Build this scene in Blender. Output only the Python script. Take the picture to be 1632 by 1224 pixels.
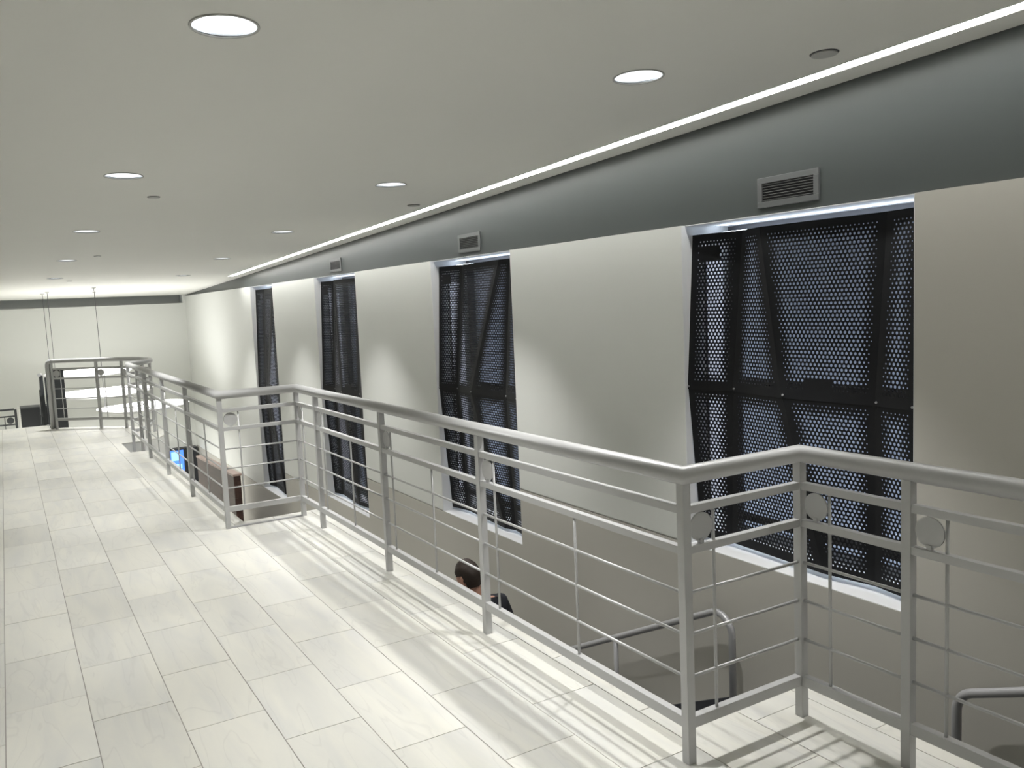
import bpy, bmesh, math, random
from mathutils import Vector, Matrix
random.seed(7)
S = bpy.context.scene
for o in list(bpy.data.objects): bpy.data.objects.remove(o)
COL = S.collection
PI = math.pi

# ------------------------------------------------------------------ camera
YAW, PIT, ROL, FPX, EYE = 0.537047, 0.0994853, -0.0440938, 1351.707, 1.65
fw = Vector((math.sin(YAW)*math.cos(PIT), math.cos(YAW)*math.cos(PIT), -math.sin(PIT)))
rt = Vector((math.cos(YAW), -math.sin(YAW), 0)); up = rt.cross(fw)
r2 = rt*math.cos(ROL) + up*math.sin(ROL); u2 = -rt*math.sin(ROL) + up*math.cos(ROL)
cd = bpy.data.cameras.new('camera'); cam = bpy.data.objects.new('camera', cd); COL.objects.link(cam)
cd.sensor_width = 36; cd.lens = FPX*36/1632; cd.clip_start = 0.05; cd.clip_end = 200
cam.matrix_world = Matrix(((r2.x, u2.x, -fw.x, 0), (r2.y, u2.y, -fw.y, 0), (r2.z, u2.z, -fw.z, EYE), (0, 0, 0, 1)))
S.camera = cam
# ------------------------------------------------------------------ exposure, world
S.view_settings.view_transform = 'Standard'; S.view_settings.look = 'None'
S.view_settings.exposure = 0.36; S.view_settings.gamma = 1.0; S.view_settings.use_curve_mapping = False
SPOT_W, FAR_W, STRIP_E, LAMP_E, LED_E, PEND_E, WORLD_E = 142.0, 130.0, 17.0, 1.5, 10.0, 3.4, 0.9
w = bpy.data.worlds.new('dusk'); S.world = w; w.use_nodes = True
_n = w.node_tree.nodes; _l = w.node_tree.links.new   # dusk: pale lit ground below the horizon, dull sky above
_tc = _n.new('ShaderNodeTexCoord'); _sx = _n.new('ShaderNodeSeparateXYZ'); _mr = _n.new('ShaderNodeMapRange'); _cr = _n.new('ShaderNodeValToRGB')
_mr.inputs[1].default_value = -0.40; _mr.inputs[2].default_value = 0.15
_cr.color_ramp.elements[0].color = (0.42, 0.47, 0.60, 1); _cr.color_ramp.elements[1].color = (0.080, 0.085, 0.10, 1)
_l(_tc.outputs['Generated'], _sx.inputs[0]); _l(_sx.outputs[2], _mr.inputs[0]); _l(_mr.outputs[0], _cr.inputs[0]); _l(_cr.outputs[0], _n['Background'].inputs[0])
w.node_tree.nodes['Background'].inputs[1].default_value = WORLD_E

# ------------------------------------------------------------------ materials
def mat(name, col, rough=0.5, metal=0.0, emit=None, es=0.0, noise=0.0, nscale=6.0, bump=0.0, bscale=80.0, spec=0.5, objvar=0.0):
    m = bpy.data.materials.new(name); m.use_nodes = True
    nt = m.node_tree; b = nt.nodes['Principled BSDF']
    b.inputs['Base Color'].default_value = (*col, 1); b.inputs['Roughness'].default_value = rough
    b.inputs['Metallic'].default_value = metal; b.inputs['Specular IOR Level'].default_value = spec
    if emit: b.inputs['Emission Color'].default_value = (*emit, 1); b.inputs['Emission Strength'].default_value = es
    tc = nt.nodes.new('ShaderNodeTexCoord')
    if noise or objvar:
        n = nt.nodes.new('ShaderNodeTexNoise'); n.inputs['Scale'].default_value = nscale; n.inputs['Detail'].default_value = 5
        nt.links.new(tc.outputs['Object'], n.inputs['Vector'])
        mx = nt.nodes.new('ShaderNodeMix'); mx.data_type = 'RGBA'
        mx.inputs[6].default_value = (*[c*(1-noise) for c in col], 1); mx.inputs[7].default_value = (*[min(1, c*(1+noise)) for c in col], 1)
        nt.links.new(n.outputs['Fac'], mx.inputs[0]); nt.links.new(mx.outputs[2], b.inputs['Base Color'])
    if bump:
        n2 = nt.nodes.new('ShaderNodeTexNoise'); n2.inputs['Scale'].default_value = bscale; n2.inputs['Detail'].default_value = 3
        nt.links.new(tc.outputs['Object'], n2.inputs['Vector'])
        bp = nt.nodes.new('ShaderNodeBump'); bp.inputs['Strength'].default_value = bump; bp.inputs['Distance'].default_value = 0.002
        nt.links.new(n2.outputs['Fac'], bp.inputs['Height']); nt.links.new(bp.outputs[0], b.inputs['Normal'])
    return m
M = {}
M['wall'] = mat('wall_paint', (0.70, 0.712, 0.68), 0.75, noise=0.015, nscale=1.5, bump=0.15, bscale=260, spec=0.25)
M['wall_shaded'] = mat('wall_paint_shaded', (0.50, 0.485, 0.44), 0.75, noise=0.015, nscale=1.5, bump=0.15, bscale=260, spec=0.25)  # darker, browner copy of the wall paint carrying the stairwell shade
M['ceil'] = mat('ceiling_paint', (0.80, 0.80, 0.76), 0.85, noise=0.01, nscale=2, spec=0.15)
M['fascia'] = mat('fascia_grey_paint', (0.070, 0.079, 0.078), 0.38, noise=0.02, nscale=3, spec=0.3)
M['reveal'] = mat('reveal_white', (0.72, 0.73, 0.74), 0.6, noise=0.01)
M['white'] = mat('white_edge', (0.75, 0.75, 0.72), 0.5, noise=0.02)
M['grout'] = mat('grout', (0.30, 0.28, 0.26), 0.9, noise=0.1, nscale=20)
M['rail'] = mat('silver_rail_paint', (0.48, 0.482, 0.48), 0.38, metal=0.15, bump=0.08, bscale=500)
M['pipe'] = mat('grey_stair_pipe', (0.38, 0.38, 0.39), 0.4, metal=0.3, bump=0.05)
M['screen'] = mat('black_perforated_metal', (0.010, 0.0105, 0.012), 0.55, metal=0.0, spec=0.18, noise=0.05)
M['black'] = mat('black_paint', (0.02, 0.022, 0.026), 0.5, noise=0.1)
M['dark'] = mat('charcoal', (0.045, 0.05, 0.055), 0.5, noise=0.1)
M['tread'] = mat('dark_stair_tread', (0.03, 0.032, 0.04), 0.6, noise=0.2, nscale=30)
M['frame'] = mat('window_frame_grey', (0.12, 0.12, 0.13), 0.4, metal=0.5, noise=0.05)
M['strip'] = mat('strip_diffuser', (0.9, 0.9, 0.9), 0.5, emit=(1.0, 0.985, 0.96), es=STRIP_E)
M['lamp'] = mat('lamp_glow', (0.9, 0.9, 0.9), 0.5, emit=(0.93, 0.97, 1.0), es=LAMP_E)
M['led'] = mat('reveal_fill_glow', (0.9, 0.9, 0.9), 0.5, emit=(0.78, 0.88, 1.0), es=LED_E)  # glow of the unseen battens added to light the reveals
M['lit_jamb'] = mat('lit_jamb_glow', (0.9, 0.9, 0.9), 0.5, emit=(0.74, 0.80, 1.0), es=0.34)  # dim glow put in for light falling on the far jamb
M['pend'] = mat('pendant_glow', (0.85, 0.85, 0.85), 0.5, emit=(1.0, 0.99, 0.97), es=PEND_E)
M['pend_edge'] = mat('pendant_shell', (0.62, 0.62, 0.62), 0.45, noise=0.03)
M['refl'] = mat('can_reflector', (0.86, 0.89, 0.93), 0.22, metal=0.85, noise=0.04, nscale=14)
M['grille'] = mat('grille_grey', (0.11, 0.116, 0.116), 0.5, metal=0.1, noise=0.03)
M['cap'] = mat('cap_white', (0.50, 0.50, 0.48), 0.5, noise=0.02)
M['screenblue'] = mat('monitor_blue', (0.05, 0.1, 0.4), 0.3, emit=(0.07, 0.24, 0.95), es=1.1)
M['screenlight'] = mat('monitor_light_blue', (0.2, 0.4, 0.8), 0.3, emit=(0.25, 0.5, 1.0), es=1.2)
M['bezel'] = mat('monitor_bezel', (0.02, 0.02, 0.022), 0.3, noise=0.1)
M['plate'] = mat('metal_floor_plate', (0.36, 0.365, 0.385), 0.45, metal=0.3, noise=0.05)
M['skin'] = mat('skin', (0.48, 0.26, 0.19), 0.55, noise=0.06, nscale=25)
M['hair'] = mat('dark_brown_hair', (0.028, 0.017, 0.012), 0.65, noise=0.5, nscale=60, bump=0.8, bscale=200)
M['shirt'] = mat('black_shirt_cloth', (0.013, 0.014, 0.02), 0.85, noise=0.3, nscale=10)
M['trouser'] = mat('dark_trouser_cloth', (0.03, 0.035, 0.05), 0.85, noise=0.2, nscale=12)
M['shoe'] = mat('black_shoe_leather', (0.015, 0.014, 0.013), 0.4, noise=0.2)
M['eye'] = mat('eye_white', (0.7, 0.68, 0.65), 0.3, noise=0.02)

def streaks(m):
    nt = m.node_tree; b = nt.nodes['Principled BSDF']; tc = nt.nodes.new('ShaderNodeTexCoord'); mp = nt.nodes.new('ShaderNodeMapping'); mp.inputs['Scale'].default_value = (60, 5, 1)
    n = nt.nodes.new('ShaderNodeTexNoise'); n.inputs['Scale'].default_value = 1.0; n.inputs['Detail'].default_value = 2
    r = nt.nodes.new('ShaderNodeMapRange'); r.inputs[1].default_value = 0.3; r.inputs[2].default_value = 0.7; r.inputs[3].default_value = LAMP_E*0.42; r.inputs[4].default_value = LAMP_E
    nt.links.new(tc.outputs['Object'], mp.inputs[0]); nt.links.new(mp.outputs[0], n.inputs['Vector']); nt.links.new(n.outputs['Fac'], r.inputs[0]); nt.links.new(r.outputs[0], b.inputs['Emission Strength'])
streaks(M['lamp'])
def tile_mat():
    m = bpy.data.materials.new('pale_stone_tile'); m.use_nodes = True
    nt = m.node_tree; b = nt.nodes['Principled BSDF']; L = nt.links.new
    b.inputs['Roughness'].default_value = 0.33; b.inputs['Specular IOR Level'].default_value = 0.42
    tc = nt.nodes.new('ShaderNodeTexCoord'); oi = nt.nodes.new('ShaderNodeObjectInfo')
    geo = nt.nodes.new('ShaderNodeNewGeometry')
    ad = nt.nodes.new('ShaderNodeVectorMath'); ad.operation = 'MULTIPLY_ADD'
    cb = nt.nodes.new('ShaderNodeCombineXYZ')
    L(oi.outputs['Random'], cb.inputs[0]); L(oi.outputs['Random'], cb.inputs[1])
    ad.inputs[1].default_value = (40, 17, 5); L(cb.outputs[0], ad.inputs[0]); L(tc.outputs['Object'], ad.inputs[2])
    mp = nt.nodes.new('ShaderNodeMapping'); mp.inputs['Scale'].default_value = (5.5, 0.9, 1); L(ad.outputs[0], mp.inputs[0])
    n = nt.nodes.new('ShaderNodeTexNoise'); n.inputs['Scale'].default_value = 1.3; n.inputs['Detail'].default_value = 7; n.inputs['Distortion'].default_value = 0.8
    L(mp.outputs[0], n.inputs['Vector'])
    cr = nt.nodes.new('ShaderNodeValToRGB')
    cr.color_ramp.elements[0].position = 0.28; cr.color_ramp.elements[0].color = (0.60, 0.60, 0.575, 1)
    cr.color_ramp.elements[1].position = 0.62; cr.color_ramp.elements[1].color = (0.69, 0.68, 0.62, 1)
    L(n.outputs['Fac'], cr.inputs[0])
    # thin veins along the tile length
    wv = nt.nodes.new('ShaderNodeTexNoise'); wv.inputs['Scale'].default_value = 1.0; wv.inputs['Detail'].default_value = 2; wv.inputs['Distortion'].default_value = 1.6
    L(mp.outputs[0], wv.inputs['Vector'])
    v1 = nt.nodes.new('ShaderNodeMath'); v1.operation = 'SUBTRACT'; v1.inputs[1].default_value = 0.5; L(wv.outputs['Fac'], v1.inputs[0])
    v2 = nt.nodes.new('ShaderNodeMath'); v2.operation = 'ABSOLUTE'; L(v1.outputs[0], v2.inputs[0])
    vr = nt.nodes.new('ShaderNodeMapRange'); vr.inputs[1].default_value = 0.0; vr.inputs[2].default_value = 0.018; vr.inputs[3].default_value = 0.16; vr.inputs[4].default_value = 0.0
    L(v2.outputs[0], vr.inputs[0])
    mx = nt.nodes.new('ShaderNodeMix'); mx.data_type = 'RGBA'; mx.inputs[7].default_value = (0.36, 0.35, 0.34, 1)
    L(vr.outputs[0], mx.inputs[0]); L(cr.outputs[0], mx.inputs[6])
    hs = nt.nodes.new('ShaderNodeHueSaturation')
    mr = nt.nodes.new('ShaderNodeMapRange'); mr.inputs[3].default_value = 0.93; mr.inputs[4].default_value = 1.06; L(oi.outputs['Random'], mr.inputs[0])
    L(mr.outputs[0], hs.inputs['Value']); L(mx.outputs[2], hs.inputs['Color']); L(hs.outputs[0], b.inputs['Base Color'])
    return m
M['tile'] = tile_mat()
def wood_mat():
    m = bpy.data.materials.new('brown_wood_veneer'); m.use_nodes = True
    nt = m.node_tree; b = nt.nodes['Principled BSDF']; L = nt.links.new
    b.inputs['Roughness'].default_value = 0.4
    tc = nt.nodes.new('ShaderNodeTexCoord'); mp = nt.nodes.new('ShaderNodeMapping'); mp.inputs['Scale'].default_value = (30, 1.5, 30)
    n = nt.nodes.new('ShaderNodeTexNoise'); n.inputs['Scale'].default_value = 1.0; n.inputs['Detail'].default_value = 6
    cr = nt.nodes.new('ShaderNodeValToRGB'); cr.color_ramp.elements[0].position = 0.3; cr.color_ramp.elements[1].position = 0.7
    cr.color_ramp.elements[0].color = (0.030, 0.013, 0.010, 1); cr.color_ramp.elements[1].color = (0.062, 0.030, 0.023, 1)
    L(tc.outputs['Object'], mp.inputs[0]); L(mp.outputs[0], n.inputs['Vector']); L(n.outputs['Fac'], cr.inputs[0]); L(cr.outputs[0], b.inputs['Base Color'])
    return m
M['wood'] = wood_mat()
def glass_mat():
    m = bpy.data.materials.new('window_glass'); m.use_nodes = True; nt = m.node_tree; nt.nodes.clear()
    o = nt.nodes.new('ShaderNodeOutputMaterial'); t = nt.nodes.new('ShaderNodeBsdfTransparent'); g = nt.nodes.new('ShaderNodeBsdfGlossy')
    g.inputs['Roughness'].default_value = 0.02; t.inputs[0].default_value = (0.86, 0.9, 0.93, 1)
    lw = nt.nodes.new('ShaderNodeLayerWeight'); lw.inputs[0].default_value = 0.5; pw = nt.nodes.new('ShaderNodeMath'); pw.operation = 'POWER'; pw.inputs[1].default_value = 4.0; nt.links.new(lw.outputs['Facing'], pw.inputs[0])
    f = nt.nodes.new('ShaderNodeMapRange'); f.inputs[3].default_value = 0.05; f.inputs[4].default_value = 0.85; nt.links.new(pw.outputs[0], f.inputs[0]); mx = nt.nodes.new('ShaderNodeMixShader')
    nt.links.new(f.outputs[0], mx.inputs[0]); nt.links.new(t.outputs[0], mx.inputs[1]); nt.links.new(g.outputs[0], mx.inputs[2]); nt.links.new(mx.outputs[0], o.inputs[0])
    return m
M['glass'] = glass_mat()

# ------------------------------------------------------------------ helpers
def bx(bm, x0, y0, z0, x1, y1, z1):
    v = [bm.verts.new(p) for p in ((x0,y0,z0),(x1,y0,z0),(x1,y1,z0),(x0,y1,z0),(x0,y0,z1),(x1,y0,z1),(x1,y1,z1),(x0,y1,z1))]
    for f in ((0,3,2,1),(4,5,6,7),(0,1,5,4),(1,2,6,5),(2,3,7,6),(3,0,4,7)): bm.faces.new([v[i] for i in f])
def prism(bm, poly, z0, z1):
    a = [bm.verts.new((x, y, z0)) for x, y in poly]; b = [bm.verts.new((x, y, z1)) for x, y in poly]; n = len(poly)
    bm.faces.new(a[::-1]); bm.faces.new(b)
    for i in range(n): j = (i+1) % n; bm.faces.new((a[i], a[j], b[j], b[i]))
def tube(bm, pts, r, seg=12, caps=True, closed=False):
    pts = [Vector(p) for p in pts]; rings = []; n = len(pts)
    t0 = (pts[1]-pts[0]).normalized(); ref = Vector((0, 0, 1)) if abs(t0.z) < 0.9 else Vector((1, 0, 0))
    for i, p in enumerate(pts):
        if i == 0: t = pts[1]-pts[0]
        elif i == n-1: t = pts[-1]-pts[-2]
        else:
            a = (pts[i]-pts[i-1]).normalized(); b = (pts[i+1]-pts[i]).normalized(); t = a+b
        t.normalize(); s = t.cross(ref)
        if s.length < 1e-4: s = t.cross(Vector((1, 0, 0)))
        s.normalize(); u = s.cross(t).normalized(); ref = u
        k = 1.0
        if 0 < i < n-1: k = 1/max(0.35, math.sqrt((1+a.dot(b))/2))
        rr = r[i] if isinstance(r, (list, tuple)) else r
        # widen only in the bend plane (mitre)
        bend = None
        if 0 < i < n-1 and k > 1.001: bend = (b-a).normalized()
        ring = []
        for q in range(seg):
            an = 2*PI*q/seg; d = s*math.cos(an)*rr + u*math.sin(an)*rr
            if bend: d = d + bend*(d.dot(bend))*(k-1)
            ring.append(bm.verts.new(p+d))
        rings.append(ring)
    for i in range(n-1):
        for q in range(seg):
            q2 = (q+1) % seg; f = bm.faces.new((rings[i][q], rings[i][q2], rings[i+1][q2], rings[i+1][q])); f.smooth = True
    if caps: bm.faces.new(rings[0][::-1]); bm.faces.new(rings[-1])
def bar(bm, a, b, wd, ht):
    a = Vector(a); b = Vector(b); t = (b-a).normalized()
    if abs(t.z) > 0.99: s = Vector((1, 0, 0)); u = Vector((0, 1, 0))
    else: s = t.cross(Vector((0, 0, 1))).normalized(); u = s.cross(t)
    A = [a+s*i*wd/2+u*j*ht/2 for i, j in ((-1,-1),(1,-1),(1,1),(-1,1))]; B = [p+(b-a) for p in A]
    va = [bm.verts.new(p) for p in A]; vb = [bm.verts.new(p) for p in B]
    bm.faces.new(va[::-1]); bm.faces.new(vb)
    for i in range(4): j = (i+1) % 4; bm.faces.new((va[i], va[j], vb[j], vb[i]))
def disc(bm, c, n, r, th, seg=28):
    c = Vector(c); n = Vector(n).normalized(); s = n.cross(Vector((0, 0, 1))); 
    if s.length < 1e-3: s = Vector((1, 0, 0))
    s.normalize(); u = s.cross(n)
    a = [bm.verts.new(c-n*th/2+(s*math.cos(2*PI*i/seg)+u*math.sin(2*PI*i/seg))*r) for i in range(seg)]
    b = [bm.verts.new(v.co+n*th) for v in a]
    bm.faces.new(a[::-1]); bm.faces.new(b)
    for i in range(seg): j = (i+1) % seg; f = bm.faces.new((a[i], a[j], b[j], b[i])); f.smooth = True
def BM(): return bmesh.new()
def obj(name, bm, m, parent=None, bevel=0.0, fix=True, loc=None):
    if fix: bmesh.ops.recalc_face_normals(bm, faces=bm.faces)
    me = bpy.data.meshes.new(name); bm.to_mesh(me); bm.free()
    for mm in (m if isinstance(m, (list, tuple)) else [m]): me.materials.append(mm)
    o = bpy.data.objects.new(name, me); COL.objects.link(o)
    if parent:
        o.parent = parent
        me.transform(Matrix.Translation(-parent.location)) if parent.type == 'EMPTY' and not parent.parent else None
    if bevel:
        b = o.modifiers.new('bevel', 'BEVEL'); b.width = bevel; b.segments = 2; b.limit_method = 'ANGLE'
    return o
def tag(o, label, cat, group=None, kind=None):
    o['label'] = label; o['category'] = cat
    if group: o['group'] = group
    if kind: o['kind'] = kind
    return o
def thing(name, label, cat, loc=(0,0,0), group=None):
    o = bpy.data.objects.new(name, None); COL.objects.link(o); o.location = loc; o.empty_display_size = 0.1
    return tag(o, label, cat, group)
def struct(name, bm, m, parent=None, fix=True):
    o = obj(name, bm, m, parent, fix=fix)
    if not parent: o['kind'] = 'structure'
    return o
def structE(name, loc=(0,0,0)):
    o = bpy.data.objects.new(name, None); COL.objects.link(o); o.location = loc; o['kind'] = 'structure'; return o

# ------------------------------------------------------------------ dimensions
WX = 3.60                     # room face of the window wall
YF = 20.3                     # far wall
ZTOP = 2.05                   # underside of the grey fascia
LOW = -3.15                   # lower hall floor
def zc(y): return 2.08 + 0.032*(YF-y)
XL, YB = -2.2, -3.6
R3, R2, R1 = 1.35, 1.94, 2.52  # the three railing lines
YJ2, YJ1 = 6.60, 2.15          # the two jogs
EO, EO1, EO2 = 0.145, 0.25, 0.20                      # slab edge beyond the railing
wins = [(2.404, 3.953, 0.064), (5.99, 7.49, -0.415), (9.545, 11.06, -0.90), (13.11, 14.45, -1.36)]

# ------------------------------------------------------------------ floor slab
def clip_poly(poly, a, b):
    # keep the part of poly on the left of a->b
    out = []
    for i in range(len(poly)):
        p, q = poly[i], poly[(i+1) % len(poly)]
        sp = (b[0]-a[0])*(p[1]-a[1])-(b[1]-a[1])*(p[0]-a[0]); sq = (b[0]-a[0])*(q[1]-a[1])-(b[1]-a[1])*(q[0]-a[0])
        if sp >= 0: out.append(p)
        if (sp > 0 and sq < 0) or (sp < 0 and sq > 0):
            t = sp/(sp-sq); out.append((p[0]+(q[0]-p[0])*t, p[1]+(q[1]-p[1])*t))
    return out
def clip_convex(poly, cv):
    for i in range(len(cv)):
        if len(poly) < 3: return []
        poly = clip_poly(poly, cv[i], cv[(i+1) % len(cv)])
    return poly
arc_c = [(1.36, 12.05), (1.56, 12.28), (1.70, 12.58), (1.74, 12.92), (1.66, 13.30), (1.46, 13.68), (1.15, 14.02), (0.86, 14.27), (0.58, 14.45)]
def offs(pts, d):
    out = []
    for i, p in enumerate(pts):
        a = Vector(pts[max(0, i-1)]); b = Vector(pts[min(len(pts)-1, i+1)]); t = (b-a).normalized()
        out.append((p[0]+t.y*d, p[1]-t.x*d))
    return out
arc_o = offs(arc_c, EO)
regions = [  # convex pieces of the walkway, counter-clockwise
    [(XL, YB), (3.6, YB), (3.6, 0.1), (XL, 0.1)],
    [(XL, 0.1), (R1+EO1, 0.1), (R1+EO1, YJ1+EO2), (XL, YJ1+EO2)],
    [(XL, YJ1+EO2), (R2+EO2, YJ1+EO2), (R2+EO2, YJ2+EO), (XL, YJ2+EO)],
    [(XL, YJ2+EO), (R3+EO, YJ2+EO), (R3+EO, 11.17), (XL, 11.17)],
    [(XL, 11.17), (1.205, 11.17), (1.205, 12.05), (XL, 12.05)],
    [(0.5, 12.05), (R3+EO, 12.05)] + arc_o[1:] + [(0.5, 14.60)],
    [(XL, 12.05), (0.5, 12.05), (0.5, 15.12), (XL, 15.12)],
]
floor = structE('floor', (0, 0, 0))
bm = BM()
for rg in regions: prism(bm, rg, -0.32, -0.008)
slab = obj('slab', bm, M['white'], floor)
# tiles
TW, TL, G = 0.309, 0.6175, 0.0035
rest = BM(); ntile = 0
c0 = int((XL+0.132)/TW)-1
for c in range(c0, 13):
    x0 = -0.132+c*TW; x1 = x0+TW
    ph = 3.776 if (c % 2 == 1) else 3.456
    k0 = int((YB-ph)/TL)-1
    for k in range(k0, 21):
        y0 = ph+k*TL; y1 = y0+TL
        rect = [(x0+G/2, y0+G/2), (x1-G/2, y0+G/2), (x1-G/2, y1-G/2), (x0+G/2, y1-G/2)]
        pieces = []
        for rg in regions:
            p = clip_convex(rect, rg)
            if len(p) >= 3:
                ar = 0.5*abs(sum(p[i][0]*p[(i+1) % len(p)][1]-p[(i+1) % len(p)][0]*p[i][1] for i in range(len(p))))
                if ar > 4e-4: pieces.append(p)
        if not pieces: continue
        near = x1 > -0.5 and y1 > 1.5
        if near:
            b = BM(); dz = random.uniform(-0.0004, 0.0004)
            for p in pieces: prism(b, p, -0.008, dz)
            o = obj('tile', b, M['tile'], floor); ntile += 1
        else:
            for p in pieces: prism(rest, p, -0.008, 0)
o = obj('tile_field', rest, M['tile'], floor); o['kind'] = 'stuff'
bm = BM()
for rg in regions: prism(bm, rg, -0.0075, -0.0022)
obj('grout', bm, M['grout'], floor)
# sunken metal plate in the notch beside the curved end
bm = BM(); prism(bm, [(1.205, 11.17), (1.55, 11.17), (1.55, 12.12), (1.36, 12.05), (1.205, 12.05)], -0.17, -0.13)
bx(bm, 1.55, 11.17, -0.32, 1.57, 12.1, -0.12)
o = struct('trim_1', bm, M['plate'])

# lower hall floor
bm = BM(); bx(bm, XL, YB, LOW-0.2, 4.1, YF+0.6, LOW)
o = struct('floor_lower', bm, M['tile'])

# ------------------------------------------------------------------ walls
wallr = structE('wall_right', (WX, 8, 0))
bm = BM()
edges = [YB]
for a, b, s in wins: edges += [a, b]
edges.append(YF)
XO = 4.10
groove = {1: 0.068, 2: -0.412, 3: -0.90, 4: -1.36}
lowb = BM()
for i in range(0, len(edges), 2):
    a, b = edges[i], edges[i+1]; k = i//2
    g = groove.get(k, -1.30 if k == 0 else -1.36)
    if k == 0: bx(lowb, WX, a, LOW, XO, b, ZTOP); continue  # near pier's dimmer light put in through the same darkened paint
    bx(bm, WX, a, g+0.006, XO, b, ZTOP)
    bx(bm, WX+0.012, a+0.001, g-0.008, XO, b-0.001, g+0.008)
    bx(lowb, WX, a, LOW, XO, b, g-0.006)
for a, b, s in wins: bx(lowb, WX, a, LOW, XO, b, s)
obj('upper_facing', bm, M['wall'], wallr); obj('lower_facing', lowb, M['wall_shaded'], wallr)
bm = BM(); bx(bm, WX+0.05, YB, ZTOP+0.002, XO, YF, 3.0)
struct('trim_2', bm, M['fascia'])
bm = BM(); bx(bm, XL-0.2, YB, LOW, XL, YF, 3.0); struct('wall_left', bm, M['wall'])
bm = BM(); bx(bm, XL-0.2, YB-0.2, LOW, XO, YB, 3.0); struct('wall_back', bm, M['wall'])
bm = BM(); bx(bm, XL-0.2, YF, LOW, WX, YF+0.5, 1.895); bx(bm, XL-0.2, YF+0.35, 1.895, WX-0.05, YF+0.5, 2.3); bx(bm, WX-0.06, YF, 1.895, WX+0.2, YF+0.5, 2.3)
struct('wall_far', bm, M['wall'])

# ------------------------------------------------------------------ ceiling with recessed openings
DL = [(x, y) for x in (0.75, 2.58) for y in (-2.6, 0.22, 3.09, 5.97, 8.84, 11.70, 14.55) if x < 1 or y > 1]
RCAN = 0.112
bm = BM()
SX0, SX1, SY1 = 3.380, 3.466, 15.0
xs = [XL, 0.45, 1.05, 2.28, 2.88, SX0, SX1, WX+0.06]
ys = sorted(set([YB] + [v for _, y in DL for v in (round(y-0.3, 3), round(y+0.3, 3))] + [SY1, YF+0.02]))
lights = set(DL)
def cv(x, y, dz=0): return bm.verts.new((x, y, zc(y)+dz))
for i in range(len(xs)-1):
    for j in range(len(ys)-1):
        x0, x1, y0, y1 = xs[i], xs[i+1], ys[j], ys[j+1]; cx, cy = (x0+x1)/2, (y0+y1)/2
        if x0 == SX0 and y1 <= SY1: continue
        hit = [p for p in lights if abs(p[0]-cx) < 0.02 and abs(p[1]-cy) < 0.02]
        if hit:
            N = 32; inn = []; out = []
            for q in range(N):
                an = 2*PI*(q+0.5)/N; c, s = math.cos(an), math.sin(an)
                inn.append(cv(cx+RCAN*c, cy+RCAN*s)); k = 1/max(abs(c), abs(s))
                out.append(cv(cx+0.3*c*k, cy+0.3*s*k))
            for q in range(N): r = (q+1) % N; bm.faces.new((inn[q], inn[r], out[r], out[q]))
            for sx, sy in ((1, 1), (-1, 1), (-1, -1), (1, -1)):
                near = sorted(out, key=lambda v: (v.co.x-(cx+0.3*sx))**2+(v.co.y-(cy+0.3*sy))**2)[:2]
                bm.faces.new((near[0], cv(cx+0.3*sx, cy+0.3*sy), near[1]))
        else:
            bm.faces.new((cv(x0, y0), cv(x1, y0), cv(x1, y1), cv(x0, y1)))
# sides of the light slot
for x in (SX0, SX1):
    bm.faces.new((cv(x, YB), cv(x, SY1), cv(x, SY1, 0.09), cv(x, YB, 0.09)))
bm.faces.new((cv(SX0, SY1), cv(SX1, SY1), cv(SX1, SY1, 0.09), cv(SX0, SY1, 0.09)))
bx(bm, XL-0.2, YB-0.2, 2.92, XO, YF+0.5, 3.05)
struct('ceiling', bm, M['ceil'], fix=False)
# linear light
t = thing('linear_light', 'long continuous white light strip recessed in the ceiling beside the grey fascia', 'ceiling light', (3.42, SY1, zc(SY1)))
bm = BM()
a = [(SX0+0.001, YB), (SX1-0.001, YB), (SX1-0.001, SY1-0.002), (SX0+0.001, SY1-0.002)]
va = [bm.verts.new((x, y, zc(y)+0.020)) for x, y in a]; vb = [bm.verts.new((x, y, zc(y)+0.026)) for x, y in a]
bm.faces.new(va[::-1]); bm.faces.new(vb)
for i in range(4): j = (i+1) % 4; bm.faces.new((va[i], va[j], vb[j], vb[i]))
obj('diffuser', bm, M['strip'], t)
bm = BM()
va = [bm.verts.new((x, y, zc(y)+0.027)) for x, y in a]; vb = [bm.verts.new((x, y, zc(y)+0.085)) for x, y in a]
bm.faces.new(va[::-1]); bm.faces.new(vb)
for i in range(4): j = (i+1) % 4; bm.faces.new((va[i], va[j], vb[j], vb[i]))
obj('housing', bm, M['grille'], t)

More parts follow.
